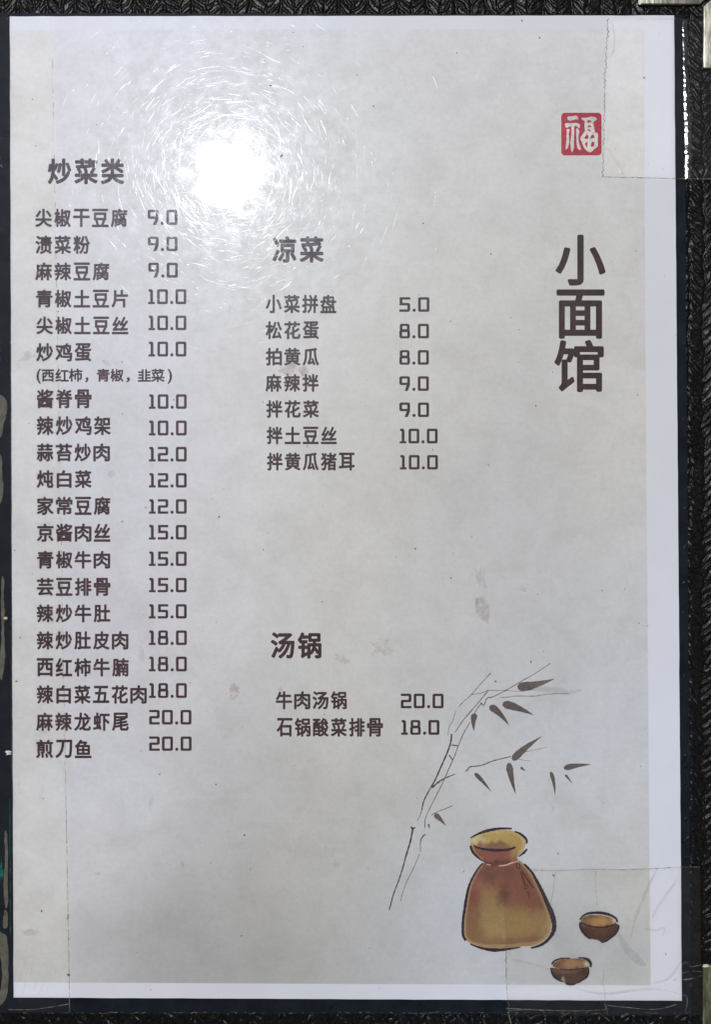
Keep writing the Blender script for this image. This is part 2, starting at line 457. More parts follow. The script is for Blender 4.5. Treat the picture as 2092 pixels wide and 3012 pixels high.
mb = MB(); mb.poly(blob(2075, 2837, 10, 4.5, 18, 0.3), 1.19); mb.build('bare_chip', M_chip, c2)
mb = MB(); mb.poly([(1878, 2), (1884, 0), (1892, 0), (1886, 9), (1884, 17), (1879, 18), (1876, 12)], 1.19); mb.build('bare_chip', M_chip, c1)

# ------------------------------------------------------------------ the menu sheet
sheet = empty('menu_sheet', (0, 0, 0.00002), 'laminated white restaurant menu printed with Chinese dishes and prices, lying in the black cover', 'menu')
ZP, ZB, ZI, ZI2, ZI3 = 0.20, 0.23, 0.26, 0.285, 0.31
edge = wobble((28, 49), (1984, 46), 40, 0.5) + wobble((1984, 46), (2007, 2943), 60, 0.6) + wobble((2007, 2943), (39.5, 2933.5), 40, 0.5) + wobble((39.5, 2933.5), (28, 49), 60, 0.5)
mb = MB(); mb.box(edge, 0.04, ZP); mb.build('paper', M_paper, sheet)
# the parchment picture printed on it: paler at the head, with broad darker patches at the foot
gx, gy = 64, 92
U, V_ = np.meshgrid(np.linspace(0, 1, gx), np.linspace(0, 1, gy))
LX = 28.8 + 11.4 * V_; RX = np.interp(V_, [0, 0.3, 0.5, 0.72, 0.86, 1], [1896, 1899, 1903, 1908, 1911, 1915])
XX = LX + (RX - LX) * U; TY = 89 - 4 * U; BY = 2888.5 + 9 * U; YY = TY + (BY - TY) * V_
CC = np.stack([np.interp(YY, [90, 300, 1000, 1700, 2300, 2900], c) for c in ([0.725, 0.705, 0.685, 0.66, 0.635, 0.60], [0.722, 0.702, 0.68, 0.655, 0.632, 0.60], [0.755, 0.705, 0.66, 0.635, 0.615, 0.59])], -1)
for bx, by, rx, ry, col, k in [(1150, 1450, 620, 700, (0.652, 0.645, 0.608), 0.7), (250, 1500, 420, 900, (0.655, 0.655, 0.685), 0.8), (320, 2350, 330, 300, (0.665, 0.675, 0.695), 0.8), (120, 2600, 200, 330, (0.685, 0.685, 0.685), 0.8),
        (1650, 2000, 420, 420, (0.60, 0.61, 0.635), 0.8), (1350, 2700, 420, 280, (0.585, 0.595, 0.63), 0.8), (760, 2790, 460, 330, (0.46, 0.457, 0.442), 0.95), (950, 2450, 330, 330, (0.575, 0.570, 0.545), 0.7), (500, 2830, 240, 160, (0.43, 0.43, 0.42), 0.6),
        (1560, 1300, 260, 500, (0.615, 0.61, 0.60), 0.6), (700, 2330, 120, 340, (0.53, 0.53, 0.525), 0.5), (1750, 2800, 260, 160, (0.50, 0.515, 0.535), 0.7), (1500, 1600, 200, 400, (0.63, 0.63, 0.66), 0.5)]:  # the bluish and warm patches are room light painted into the print's colours
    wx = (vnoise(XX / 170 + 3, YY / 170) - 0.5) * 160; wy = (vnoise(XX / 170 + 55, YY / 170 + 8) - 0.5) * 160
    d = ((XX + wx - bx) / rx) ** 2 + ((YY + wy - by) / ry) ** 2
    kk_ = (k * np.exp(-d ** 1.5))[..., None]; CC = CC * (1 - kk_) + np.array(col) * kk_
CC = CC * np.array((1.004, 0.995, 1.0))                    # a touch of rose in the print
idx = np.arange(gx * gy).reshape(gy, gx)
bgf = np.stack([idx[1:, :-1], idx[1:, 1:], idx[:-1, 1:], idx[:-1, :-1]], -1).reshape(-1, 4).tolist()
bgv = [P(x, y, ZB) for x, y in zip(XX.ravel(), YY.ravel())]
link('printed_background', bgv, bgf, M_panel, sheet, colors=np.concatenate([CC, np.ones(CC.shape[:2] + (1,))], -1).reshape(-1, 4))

# --- lettering -----------------------------------------------------
LINES = [  # kind, words, x0, x1, y0, y1
 ('heading', '炒菜类', 142.5, 363, 469, 540), ('heading', '凉菜', 804, 950, 698, 770.6), ('heading', '汤锅', 798.7, 943.4, 1862, 1934.6),
 ('dish_name', '尖椒干豆腐', 105, 373, 616, 667), ('dish_name', '渍菜粉', 105, 263, 695, 746), ('dish_name', '麻辣豆腐', 105, 320, 774, 824),
 ('dish_name', '青椒土豆片', 106.6, 375, 854, 903.5), ('dish_name', '尖椒土豆丝', 108, 376, 933, 982), ('dish_name', '炒鸡蛋', 107.5, 267, 1011, 1062),
 ('dish_name', '酱脊骨', 109, 267.5, 1147, 1199.5), ('dish_name', '辣炒鸡架', 109, 324, 1226, 1278.5), ('dish_name', '蒜苔炒肉', 109, 321.5, 1306, 1356),
 ('dish_name', '炖白菜', 109, 267.5, 1384.6, 1434), ('dish_name', '家常豆腐', 109.6, 323, 1462.7, 1513), ('dish_name', '京酱肉丝', 109.6, 323, 1541.7, 1592),
 ('dish_name', '青椒牛肉', 109.6, 322.4, 1622, 1671), ('dish_name', '芸豆排骨', 109.6, 323, 1701, 1751), ('dish_name', '辣炒牛肚', 109, 323, 1779, 1829),
 ('dish_name', '辣炒肚皮肉', 109, 376, 1858, 1909), ('dish_name', '西红柿牛腩', 109, 377, 1937, 1988), ('dish_name', '辣白菜五花肉', 109, 430, 2016.7, 2068),
 ('dish_name', '麻辣龙虾尾', 107.5, 377, 2097, 2148), ('dish_name', '煎刀鱼', 107.5, 267.5, 2176.8, 2228),
 ('dish_name', '小菜拼盘', 783, 988, 869, 920), ('dish_name', '松花蛋', 783, 937, 947, 996.5), ('dish_name', '拍黄瓜', 783, 937, 1025, 1074),
 ('dish_name', '麻辣拌', 782.5, 936, 1101.8, 1151), ('dish_name', '拌花菜', 784.6, 937, 1179, 1227.6), ('dish_name', '拌土豆丝', 785.5, 989.5, 1256.6, 1305),
 ('dish_name', '拌黄瓜猪耳', 786.4, 1042, 1333, 1382.5), ('dish_name', '牛肉汤锅', 813, 1019, 2034.6, 2084.6), ('dish_name', '石锅酸菜排骨', 815, 1125.4, 2113, 2165),
]
PRICES = [('9.0', 434, 522, 617.5, 662), ('9.0', 435, 522, 696.5, 739), ('9.0', 436, 523, 773, 817), ('10.0', 435.5, 548, 851, 895),
 ('10.0', 436.4, 548, 928.5, 971.5), ('10.0', 436.8, 548, 1005, 1049), ('10.0', 437.7, 549, 1160, 1202.6), ('10.0', 437.7, 549, 1237, 1281),
 ('12.0', 437.7, 549, 1314.5, 1357.5), ('12.0', 438, 549, 1391.7, 1434), ('12.0', 438, 549, 1468.4, 1511), ('15.0', 437.7, 549, 1544, 1587),
 ('15.0', 437.7, 549, 1622, 1664.5), ('15.0', 437.7, 549, 1699.6, 1742), ('15.0', 437.7, 549, 1777, 1819), ('18.0', 437.7, 549.5, 1854, 1897),
 ('18.0', 437.7, 549.5, 1931, 1974.6), ('18.0', 438, 549.5, 2009, 2052.6), ('20.0', 438.6, 563, 2087.7, 2130.7), ('20.0', 438.6, 563.5, 2165.8, 2208),
 ('5.0', 1175, 1263.6, 874.6, 917.5), ('8.0', 1175, 1262.3, 952.6, 995.6), ('8.0', 1175, 1262, 1030, 1073), ('9.0', 1175, 1262, 1107, 1150),
 ('9.0', 1175, 1262.5, 1184, 1226.8), ('10.0', 1176, 1287.7, 1261, 1304.4), ('10.0', 1176.7, 1288.6, 1338.6, 1381), ('20.0', 1179.4, 1305.3, 2040, 2083),
 ('18.0', 1180.3, 1293, 2117.5, 2161)]
TITLE = [('小', 1637.6, 1779, 694, 837), ('面', 1641, 1776, 855, 993.4), ('馆', 1634.5, 1773.6, 1003, 1150)]
NOTE = [('(', 108, 119, 1086, 1128), ('西', 123, 158, 1088, 1122), ('红', 163, 201, 1086, 1122), ('柿', 203, 241, 1085, 1122), ('，', 251, 259, 1111, 1124),
        ('青', 285, 322, 1086, 1122), ('椒', 325, 362, 1086, 1122), ('，', 372, 381, 1111, 1124), ('韭', 406, 443, 1087, 1122), ('菜', 445, 483, 1086, 1123), (')', 494, 505, 1086, 1128)]

want = set()
for k, t, *_ in LINES:
    for ch in t: want.add(ch)
for ch, *_ in TITLE: want.add(ch)
for ch, *_ in NOTE: want.add(ch)
tmp = {}
for ch in sorted(want):
    c = bpy.data.curves.new('glyph', 'FONT'); c.body = ch; c.size = 1.0; c.resolution_u = 4; c.offset = 0.0
    o = bpy.data.objects.new('glyph', c); COL.objects.link(o); tmp[ch] = o
dg = bpy.context.evaluated_depsgraph_get(); dg.update()
GLYPH = {}
for key, o in tmp.items():
    m = bpy.data.meshes.new_from_object(o.evaluated_get(dg))
    GLYPH[key] = ([(v.co.x, v.co.y) for v in m.vertices], [tuple(f.vertices) for f in m.polygons])
    bpy.data.meshes.remove(m)
for o in tmp.values():
    c = o.data; bpy.data.objects.remove(o); bpy.data.curves.remove(c)

def emit(vs, fs, fx, fy, mb, z, bold=1.0):
    # printed strokes are a little heavier than the outline: spread the ink sideways in fine layers
    for k in range(9):
        a = math.pi * k / 4
        dx, dy = (0, 0) if k == 8 else (bold * math.cos(a), bold * math.sin(a))
        v = [P(fx(x) + dx, fy(y) + dy, z + 0.0025 * k) for x, y in vs]
        out = []
        for f in fs:
            a, b, c = (Vector(v[i]) for i in f[:3])
            out.append(f if (b - a).cross(c - a).z > 0 else f[::-1])
        mb.add(v, out)

def fit_chars(items, kind, mb, z):
    """each glyph scaled into its own measured box"""
    for ch, x0, x1, y0, y1 in items:
        vs, fs = GLYPH[ch]
        ax, bx = min(v[0] for v in vs), max(v[0] for v in vs); ay, by = min(v[1] for v in vs), max(v[1] for v in vs)
        emit(vs, fs, lambda x: x0 + (x - ax) / (bx - ax) * (x1 - x0), lambda y: y1 - (y - ay) / (by - ay) * (y1 - y0), mb, z, {'title': 3.4, 'note': 1.05}[kind])

for kind, text, x0, x1, y0, y1 in LINES:
    # lay the line out on its em grid, then fit the whole line to its measured box
    allv = []; allf = []; n = 0
    for i, ch in enumerate(text):
        vs, fs = GLYPH[ch]
        # square up each character so that all fill the em box alike, as in this typeface
        ax, bx = min(v[0] for v in vs), max(v[0] for v in vs); ay, by = min(v[1] for v in vs), max(v[1] for v in vs)
        tx0, tx1 = 0.045, 0.955
        narrow = (bx - ax) < 0.8
        if narrow: tx0, tx1 = 0.10, 0.90
        q = [(1.10 * i + tx0 + (x - ax) / (bx - ax) * (tx1 - tx0), (y - ay) / (by - ay) * (0.97 if by - ay > 0.8 else 0.90) + (0 if by - ay > 0.8 else 0.04)) for x, y in vs]
        allv += q; allf += [tuple(k + n for k in f) for f in fs]; n += len(q)
    ax, bx = min(v[0] for v in allv), max(v[0] for v in allv); ay, by = 0.0, 0.97
    mb = MB()
    emit(allv, allf, lambda x: x0 + (x - ax) / (bx - ax) * (x1 - x0), lambda y: y1 - (y - ay) / (by - ay) * (y1 - y0), mb, ZI, 2.5 if kind == 'heading' else 1.6)
    o = mb.build(kind, M_ink, sheet)
    o['label'] = ('brown bold heading reading ' if kind == 'heading' else 'brown printed dish name reading ') + text

# square-cornered numerals drawn as strokes in a box 1 unit high
def ring(x0, x1, y0, y1, r, n=4):
    pts = []
    for cx, cy, a0 in ((x1 - r, y0 + r, -90), (x1 - r, y1 - r, 0), (x0 + r, y1 - r, 90), (x0 + r, y0 + r, 180)):
        for k in range(n + 1):
            a = math.radians(a0 + 90 * k / n); pts.append((cx + r * math.cos(a), cy + r * math.sin(a)))
    return pts
def digit(ch):
    """(width, list of polygons with holes) ; y down, stroke about a sixth of the height"""
    T = 0.165; W = 0.76
    frame = lambda x0, x1, y0, y1, r=0.12, tx=0.185, ty=T: ('frame', ring(x0, x1, y0, y1, r), ring(x0 + tx, x1 - tx, y0 + ty, y1 - ty, 0.02))
    if ch == '0': return W, [frame(0, W, 0, 1)]
    if ch == '.': return 0.22, [('poly', ring(0, 0.22, 0.78, 1.0, 0.108, 5))]
    if ch == '1': return 0.47, [('poly', [(0.03, 0), (0.24, 0), (0.32, 0.06), (0.34, 0.14), (0.34, 0.85), (0.47, 0.85), (0.47, 1), (0, 1), (0, 0.85), (0.145, 0.85), (0.145, 0.20), (0.10, 0.155), (0.03, 0.155)])]
    if ch == '2': return 0.73, [('poly', [(0, 0), (0.62, 0), (0.70, 0.04), (0.73, 0.12), (0.73, 0.46), (0.69, 0.55), (0.60, 0.585), (0.19, 0.585), (0.19, 0.84), (0.73, 0.84), (0.73, 1), (0, 1), (0, 0.52), (0.03, 0.45), (0.09, 0.42), (0.54, 0.42), (0.54, 0.16), (0, 0.16)])]
    if ch == '5': return 0.73, [('poly', [(0.02, 0), (0.73, 0), (0.73, 0.16), (0.21, 0.16), (0.21, 0.39), (0.60, 0.39), (0.69, 0.43), (0.73, 0.53), (0.73, 0.86), (0.69, 0.96), (0.60, 1), (0, 1), (0, 0.835), (0.54, 0.835), (0.54, 0.56), (0.02, 0.56)])]
    if ch == '8': return 0.73, [frame(0.03, 0.70, 0, 0.52, 0.13, 0.185, 0.15), frame(0, 0.73, 0.42, 1, 0.14, 0.19, 0.15)]
    if ch == '9': return 0.73, [frame(0, 0.73, 0, 0.60, 0.13, 0.19, 0.16), ('poly', [(0.54, 0.50), (0.73, 0.42), (0.73, 0.60), (0.58, 1), (0.36, 1)])]
for text, x0, x1, y0, y1 in PRICES:
    gap = {'.': 0.15}
    wid = 0; place = []
    for i, ch in enumerate(text):
        wd, shp = digit(ch)
        if i: wid += 0.155
        place.append((wid, shp)); wid += wd
    kx = (x1 - x0) / wid; ky = y1 - y0
    mb = MB(); lay = 0
    for ox, shp in place:
        for s in shp:
            mp = lambda q: [(x0 + (ox + x) * kx, y0 + y * ky) for x, y in q]
            z = ZI + 0.004 * lay; lay += 1
            if s[0] == 'poly': mb.poly(mp(s[1]), z)
            else:
                a, b = mp(s[1]), mp(s[2]); n = len(a)
                va = [P(x, y, z) for x, y in a]; vb = [P(x, y, z) for x, y in b]
                mb.add(va + vb, [(i, n + i, n + (i + 1) % n, (i + 1) % n) for i in range(n)])
    o = mb.build('price', M_ink, sheet); o['label'] = 'brown printed price reading ' + text
mb = MB(); fit_chars(NOTE, 'note', mb, ZI)
o = mb.build('dish_note', M_ink, sheet); o['label'] = 'smaller bracketed note reading (西红柿，青椒，韭菜)'
mb = MB(); fit_chars(TITLE, 'title', mb, ZI)
o = mb.build('title', M_titleink, sheet); o['label'] = 'large vertical title reading 小面馆'

# --- red seal ----------------------------------------------------------
def q6(pts): return [(1600 + x / 7.98, 300 + y / 7.98) for x, y in pts]
mb = MB(); mb.poly(q6(ring(412, 1360, 258, 1258, 85, 6)), ZI)
seal = mb.build('seal', M_red, sheet); seal['label'] = 'red rounded square seal with the character 福 in white'
WHITE = [
 [(550, 380), (575, 345), (660, 345), (760, 320), (800, 350), (815, 410), (720, 415), (620, 455), (570, 425)],
 [(495, 520), (540, 500), (700, 498), (800, 500), (850, 540), (845, 610), (825, 615), (735, 552), (715, 610), (712, 900), (705, 1100), (670, 1195), (645, 1150), (625, 960), (650, 750), (650, 610), (635, 570), (530, 618), (505, 580)],
 [(540, 650), (575, 635), (618, 660), (585, 740), (600, 900), (590, 1000), (555, 1100), (520, 1125), (515, 1080), (535, 900)],
 [(760, 650), (775, 615), (810, 630), (840, 700), (815, 800), (815, 900), (850, 1040), (872, 1090), (865, 1130), (830, 1130), (790, 1080), (770, 950)],
 [(885, 400), (900, 375), (1000, 378), (1060, 365), (1120, 345), (1200, 360), (1245, 390), (1230, 430), (1165, 480), (1170, 540), (1190, 620), (1200, 720), (1260, 730), (1275, 790), (1270, 1050), (1160, 1140), (1100, 1190), (1030, 1165), (950, 1090), (900, 960), (855, 870), (880, 810), (940, 730), (970, 680), (955, 580), (965, 450), (920, 440)]]
HOLES = [[(1015, 450), (1060, 430), (1115, 445), (1120, 475), (1030, 500)], [(1030, 560), (1110, 550), (1120, 585), (1035, 595)],
 [(1020, 650), (1050, 640), (1120, 680), (1110, 698), (1025, 670)], [(1020, 755), (1050, 800), (1050, 860), (970, 880), (960, 830)],
 [(1165, 755), (1195, 850), (1150, 850), (1095, 870), (1110, 800)], [(1035, 930), (1020, 1085), (960, 985)], [(1130, 940), (1190, 945), (1180, 1040), (1120, 1068), (1105, 1020)]]
mb = MB()
for p in WHITE: mb.poly(q6(p), ZI2)
sc_ = mb.build('seal_character', M_cream, seal)
mb = MB()
for p in HOLES: mb.poly(q6(p), ZI3)
mb.build('seal_counter', M_red, seal)

# --- ink bamboo ----------------------------------------------------------
def q5(pts): return [(1100 + x / 2.28, 1900 + y / 2.28) for x, y in pts]
def stroke(mb, pts, w0, w1, z, jag=0.25, dots=0.0):
    s = spline(q5(pts), 9); n = len(s)
    ws = []
    for i in range(n):
        t = i / max(1, n - 1); ws.append((w0 + (w1 - w0) * t) * (1 + rnd.uniform(-jag, jag)))
    if dots <= 0: mb.ribbon(s, ws, z)
    else:
        i = 0
        while i < n - 1:
            k = rnd.randint(2, 5)
            if rnd.random() > dots and i + k < n: mb.ribbon(s[i:i + k + 1], ws[i:i + k + 1], z)
            i += k
mb = MB()
for pts, a, b, d in (
  ([(522, 590), (515, 650), (490, 720), (455, 800), (410, 900), (370, 970), (335, 1040), (322, 1100)], 5.2, 3.2, 0),
  ([(262, 1222), (245, 1310), (215, 1410), (190, 1500), (160, 1590), (130, 1670), (103, 1772)], 5.4, 3.0, 0),
  ([(248, 1212), (262, 1222), (280, 1216)], 6.5, 3, 0),
  ([(390, 950), (430, 915), (480, 885), (550, 857)], 5.5, 2.2, 0),
  ([(615, 840), (632, 828), (645, 810), (720, 800), (800, 770), (920, 740)], 3.6, 2.6, 0),
  ([(345, 1262), (330, 1275), (316, 1300), (312, 1335)], 4.2, 2.4, 0)):
    stroke(mb, pts, a, b, ZI, 0.25, d)
bam = mb.build('bamboo_painting', M_brushdark, sheet); bam['label'] = 'ink painting of a leaning bamboo stem'
mb = MB()
for pts, a, b, d in (
  ([(322, 1100), (308, 1140), (290, 1172)], 2.4, 1.4, 0),
  ([(312, 1335), (312, 1370), (300, 1410), (260, 1500), (220, 1580), (195, 1650), (178, 1712)], 2.0, 1.4, 0.12),
  ([(770, 295), (700, 380), (640, 450), (590, 510), (545, 580)], 2.6, 2.2, 0),
  ([(725, 380), (690, 425), (660, 480), (640, 520), (600, 590), (570, 660), (540, 740), (500, 830), (460, 920), (420, 1000), (380, 1080), (345, 1160), (345, 1235)], 2.6, 2.0, 0.08),
  ([(785, 180), (720, 250), (650, 330), (580, 395), (545, 450), (530, 500), (505, 545), (497, 610)], 2.0, 1.4, 0.06),
  ([(655, 325), (720, 315), (770, 298), (860, 297)], 1.6, 1.6, 0),
  ([(1185, 115), (1080, 185), (1000, 230), (950, 260), (880, 300), (800, 340), (760, 350), (738, 396), (718, 380)], 1.8, 3.0, 0),
  ([(385, 1133), (430, 1110), (480, 1090), (532, 1068)], 1.8, 2.0, 0),
  ([(522, 664), (545, 666), (568, 669)], 4.6, 3.0, 0), ([(505, 730), (515, 745), (530, 765)], 3.8, 3.8, 0)):
    stroke(mb, pts, a, b, ZI2, 0.3, d)
mb.build('thin_brush_lines', M_brush, bam)
mb = MB()
for pts, a, b in (([(845, 345), (900, 342), (960, 335), (1080, 335), (1170, 322), (1310, 318)], 2.6, 3.0), ([(860, 297), (920, 300), (980, 304), (1080, 290)], 1.8, 1.4),
                  ([(1000, 712), (1060, 700), (1110, 690), (1168, 674)], 1.8, 1.4), ([(970, 760), (1010, 765), (1055, 772)], 1.8, 1.2)):
    stroke(mb, pts, a, b, ZI2, 0.3)
mb.build('faint_brush_lines', M_brushpale, bam)
mb = MB(); q = spline(q5([(1040, 292), (1130, 288), (1230, 296), (1310, 312), (1400, 292)]), 8); mb.ribbon(q, [18 * math.sin(math.pi * (0.05 + 0.9 * i / (len(q) - 1))) for i in range(len(q))], ZI3)
mb.build('pale_ink_wash', M_wrinkle, bam)
def leaf(a, b, w, bend=0.06):
    n = 14; out_l = []; out_r = []
    dx, dy = b[0] - a[0], b[1] - a[1]; L = math.hypot(dx, dy); ux, uy = dx / L, dy / L
    for i in range(n + 1):
        t = i / n
        h = w * 0.5 * (math.sin(math.pi * min(1, t * 5.5 + 0.12) / 2) ** 0.6) * (1 - max(0, (t - 0.16) / 0.84) ** 1.25) + 0.6
        h *= 1 + rnd.uniform(-0.07, 0.07)
        o = bend * L * math.sin(math.pi * t)
        x, y = a[0] + dx * t - uy * o, a[1] + dy * t + ux * o
        out_l.append((x - uy * h, y + ux * h)); out_r.append((x + uy * h, y - ux * h))
    return out_l + out_r[::-1]
for a, b, wd, bend in (((965, 278), (1212, 220), 62, 0.03), ((865, 385), (1072, 462), 56, -0.03), ((780, 400), (908, 532), 48, -0.05), ((676, 452), (672, 570), 40, 0.05), ((930, 762), (1127, 605), 50, -0.03),
                 ((905, 784), (952, 992), 46, 0.02), ((678, 852), (787, 976), 28, -0.02), ((985, 813), (1018, 838), 16, 0), ((1188, 843), (1216, 1000), 26, -0.04), ((1276, 818), (1456, 794), 38, -0.03),
                 ((1285, 862), (1332, 920), 14, 0), ((408, 1126), (484, 1204), 36, -0.02), ((366, 1193), (375, 1225), 13, 0)):
    mb = MB(); mb.poly(q5(leaf(a, b, wd, bend)), ZI3); mb.build('painted_leaf', M_brush, bam)

# --- painted jar and cups ------------------------------------------------------
def inside(pts, X, Y):
    res = np.zeros(X.shape, bool); n = len(pts)
    for i in range(n):
        x1, y1 = pts[i]; x2, y2 = pts[(i + 1) % n]
        c = ((y1 > Y) != (y2 > Y)) & (X < (x2 - x1) * (Y - y1) / ((y2 - y1) if y2 != y1 else 1e-9) + x1)
        res ^= c
    return res
def painted(name, polys, conv, inv_scale, step, base, blobs, z, parent, pale_edge=0, seed=1):
    """a flat print: fine cells inside the outlines, each coloured by soft washes of paint"""
    xs = [p[0] for q in polys for p in q]; ys = [p[1] for q in polys for p in q]
    gx = np.arange(min(xs) - step, max(xs) + step, step); gy = np.arange(min(ys) - step, max(ys) + step, step)
    X, Y = np.meshgrid(gx, gy)
    cx = (X[:-1, :-1] + X[1:, 1:]) / 2; cy = (Y[:-1, :-1] + Y[1:, 1:]) / 2
    ins = np.zeros(cx.shape, bool)
    for q in polys: ins |= inside(closed_spline(q, 4), cx, cy)
    C = np.zeros(X.shape + (3,)); C[:] = lin(base)
    wob = (vnoise(X / 60 + seed * 17, Y / 60) - 0.5) * 70; wob2 = (vnoise(X / 60 + 90, Y / 60 + seed * 11) - 0.5) * 70
    for bx, by, rx, ry, col, s in blobs:
        d = ((X + wob - bx) / rx) ** 2 + ((Y + wob2 - by) / ry) ** 2
        k = (s * np.exp(-d ** 1.3))[..., None]
        C = C * (1 - k) + np.array(lin(col)) * k
    if pale_edge:
        e = ins.copy()
        er = np.zeros(X.shape)
        pad = np.pad(e.astype(float), 6)
        acc = sum(pad[6 + dy:6 + dy + e.shape[0], 6 + dx:6 + dx + e.shape[1]] for dx in (-5, 0, 5) for dy in (-5, 0, 5)) / 9
        er[:-1, :-1] = 1 - acc
        k = (np.clip((er - 0.12) / 0.5, 0, 1) * pale_edge)[..., None]
        C = C * (1 - k) + np.array(lin((214, 196, 140))) * k
    g_ = C.mean(-1, keepdims=True); C = np.clip((g_ + (C - g_) * 0.90) / 0.95, 0, 0.9)
    iy, ix = np.nonzero(ins)
    idx = -np.ones(X.shape, int); verts = []; cols = []; faces = []
    def vid(a, b):
        if idx[a, b] < 0:
            idx[a, b] = len(verts); x, y = conv([(X[a, b], Y[a, b])])[0]; verts.append(P(x, y, z)); cols.append(tuple(C[a, b]) + (1.0,))
        return idx[a, b]
    for a, b in zip(iy, ix): faces.append((vid(a + 1, b), vid(a + 1, b + 1), vid(a, b + 1), vid(a, b)))
    return link(name, verts, faces, M_paint, parent, colors=cols)
def qj(pts): return [(1340 + x / 4.9875, 2410 + y / 4.9875) for x, y in pts]
def qc(pts): return [(1600 + x / 6.138, 2660 + y / 6.138) for x, y in pts]
MOUTH = [(215, 320), (240, 280), (330, 225), (450, 185), (600, 160), (780, 155), (870, 180), (950, 220), (1010, 280), (1030, 340), (1020, 400), (980, 470), (915, 545), (905, 600), (840, 640), (500, 660), (400, 615), (330, 570), (270, 500), (230, 420)]
BODY = [(400, 640), (340, 720), (270, 830), (210, 960), (170, 1120), (140, 1300), (115, 1450), (110, 1620), (120, 1700), (160, 1770), (240, 1830), (360, 1870), (500, 1895), (700, 1895), (850, 1880), (980, 1860), (1100, 1860), (1250, 1810), (1350, 1730), (1400, 1640), (1410, 1540), (1390, 1400), (1350, 1280), (1280, 1120), (1200, 950), (1120, 800), (1040, 690), (960, 610), (900, 590), (650, 640)]
jar = painted('jar_painting', [MOUTH, BODY], qj, 4.9875, 11, (134, 84, 68), [
  (620, 250, 520, 150, (182, 152, 82), 1.0), (300, 310, 150, 60, (212, 198, 150), 0.7), (620, 370, 240, 50, (120, 84, 60), 0.75), (930, 400, 110, 150, (176, 146, 74), 0.9),
  (600, 520, 330, 80, (138, 80, 68), 0.95), (870, 490, 70, 60, (165, 130, 70), 0.6), (600, 640, 300, 40, (80, 48, 42), 0.7),
  (560, 780, 330, 130, (112, 74, 64), 0.7), (500, 900, 90, 120, (98, 66, 58), 0.6), (350, 940, 80, 110, (148, 96, 76), 0.5),
  (900, 1080, 300, 280, (140, 86, 68), 0.6), (240, 1230, 120, 180, (120, 66, 52), 0.8), (1160, 1250, 220, 90, (128, 76, 60), 0.5),
  (530, 1230, 170, 230, (148, 116, 72), 0.9), (470, 1100, 90, 130, (150, 116, 72), 0.6), (690, 1140, 80, 170, (98, 60, 50), 0.85),
  (620, 1560, 520, 290, (156, 128, 78), 1.0), (950, 1540, 420, 220, (160, 132, 80), 0.95), (1290, 1560, 120, 230, (158, 132, 84), 0.8),
  (260, 1500, 130, 260, (128, 92, 62), 0.8), (300, 1700, 160, 110, (132, 98, 66), 0.7), (760, 1800, 460, 70, (136, 100, 68), 0.8), (640, 1480, 200, 120, (150, 124, 80), 0.6)], ZI, sheet, 0.55, 1)
jar['label'] = 'painted brown and ochre pouch-shaped jar'
def ink_lines(name, specs, conv, z, mat, parent):
    mb = MB()
    for pts, a, m_, b in specs:
        s = spline(conv(pts), 7); n = len(s)
        ws = []
        for i in range(n):
            t = i / (n - 1); ws.append(1.3 * ((a + (m_ - a) * t * 2) if t < 0.5 else (m_ + (b - m_) * (t * 2 - 1))) * (1 + rnd.uniform(-0.13, 0.13)))
        mb.ribbon(s, ws, z)
    return mb.build(name, mat, parent)
ink_lines('jar_outline', [
  ([(220, 272), (330, 212), (430, 175), (540, 148), (660, 132), (830, 132)], 3, 7, 4), ([(868, 175), (940, 202), (1000, 245), (1045, 300), (1045, 352)], 3, 6, 4),
  ([(220, 385), (255, 475), (320, 545), (400, 610)], 5, 6, 2), ([(1055, 430), (1010, 480), (930, 545)], 3, 6, 2),
  ([(265, 385), (350, 420), (500, 445), (680, 450), (800, 435), (885, 405)], 3, 7, 4),
  ([(400, 640), (335, 715), (265, 830), (205, 960), (165, 1120), (138, 1300), (115, 1450), (108, 1620), (118, 1710), (155, 1775)], 3, 6, 6),
  ([(220, 1825), (340, 1872), (500, 1908), (660, 1912), (850, 1888), (960, 1868)], 3, 8, 2),
  ([(1010, 650), (1120, 770), (1200, 910), (1280, 1070), (1350, 1230), (1400, 1340), (1440, 1470), (1450, 1590), (1415, 1690), (1330, 1790), (1230, 1850), (1110, 1885)], 4, 12, 4)], qj, ZI2, M_outline, jar)
ink_lines('jar_cord', [([(450, 655), (520, 668)], 1.5, 2.5, 1), ([(640, 680), (740, 668), (800, 645), (870, 625), (940, 600)], 2.5, 3.2, 2)], qj, ZI3, M_cord, jar)
ink_lines('cord_shadow_lines', [([(905, 640), (900, 690), (935, 715), (950, 670), (925, 640)], 2, 2.5, 2), ([(960, 760), (990, 860), (1020, 960)], 3, 4, 3), ([(990, 770), (1060, 880), (1140, 1000)], 3, 4, 3), ([(1000, 985), (1040, 960), (1070, 985), (1040, 1020), (1000, 1000)], 2, 2.6, 2), ([(1060, 1045), (1080, 1110), (1090, 1160)], 3, 3, 1)], qj, ZI3, M_cordshade, jar)

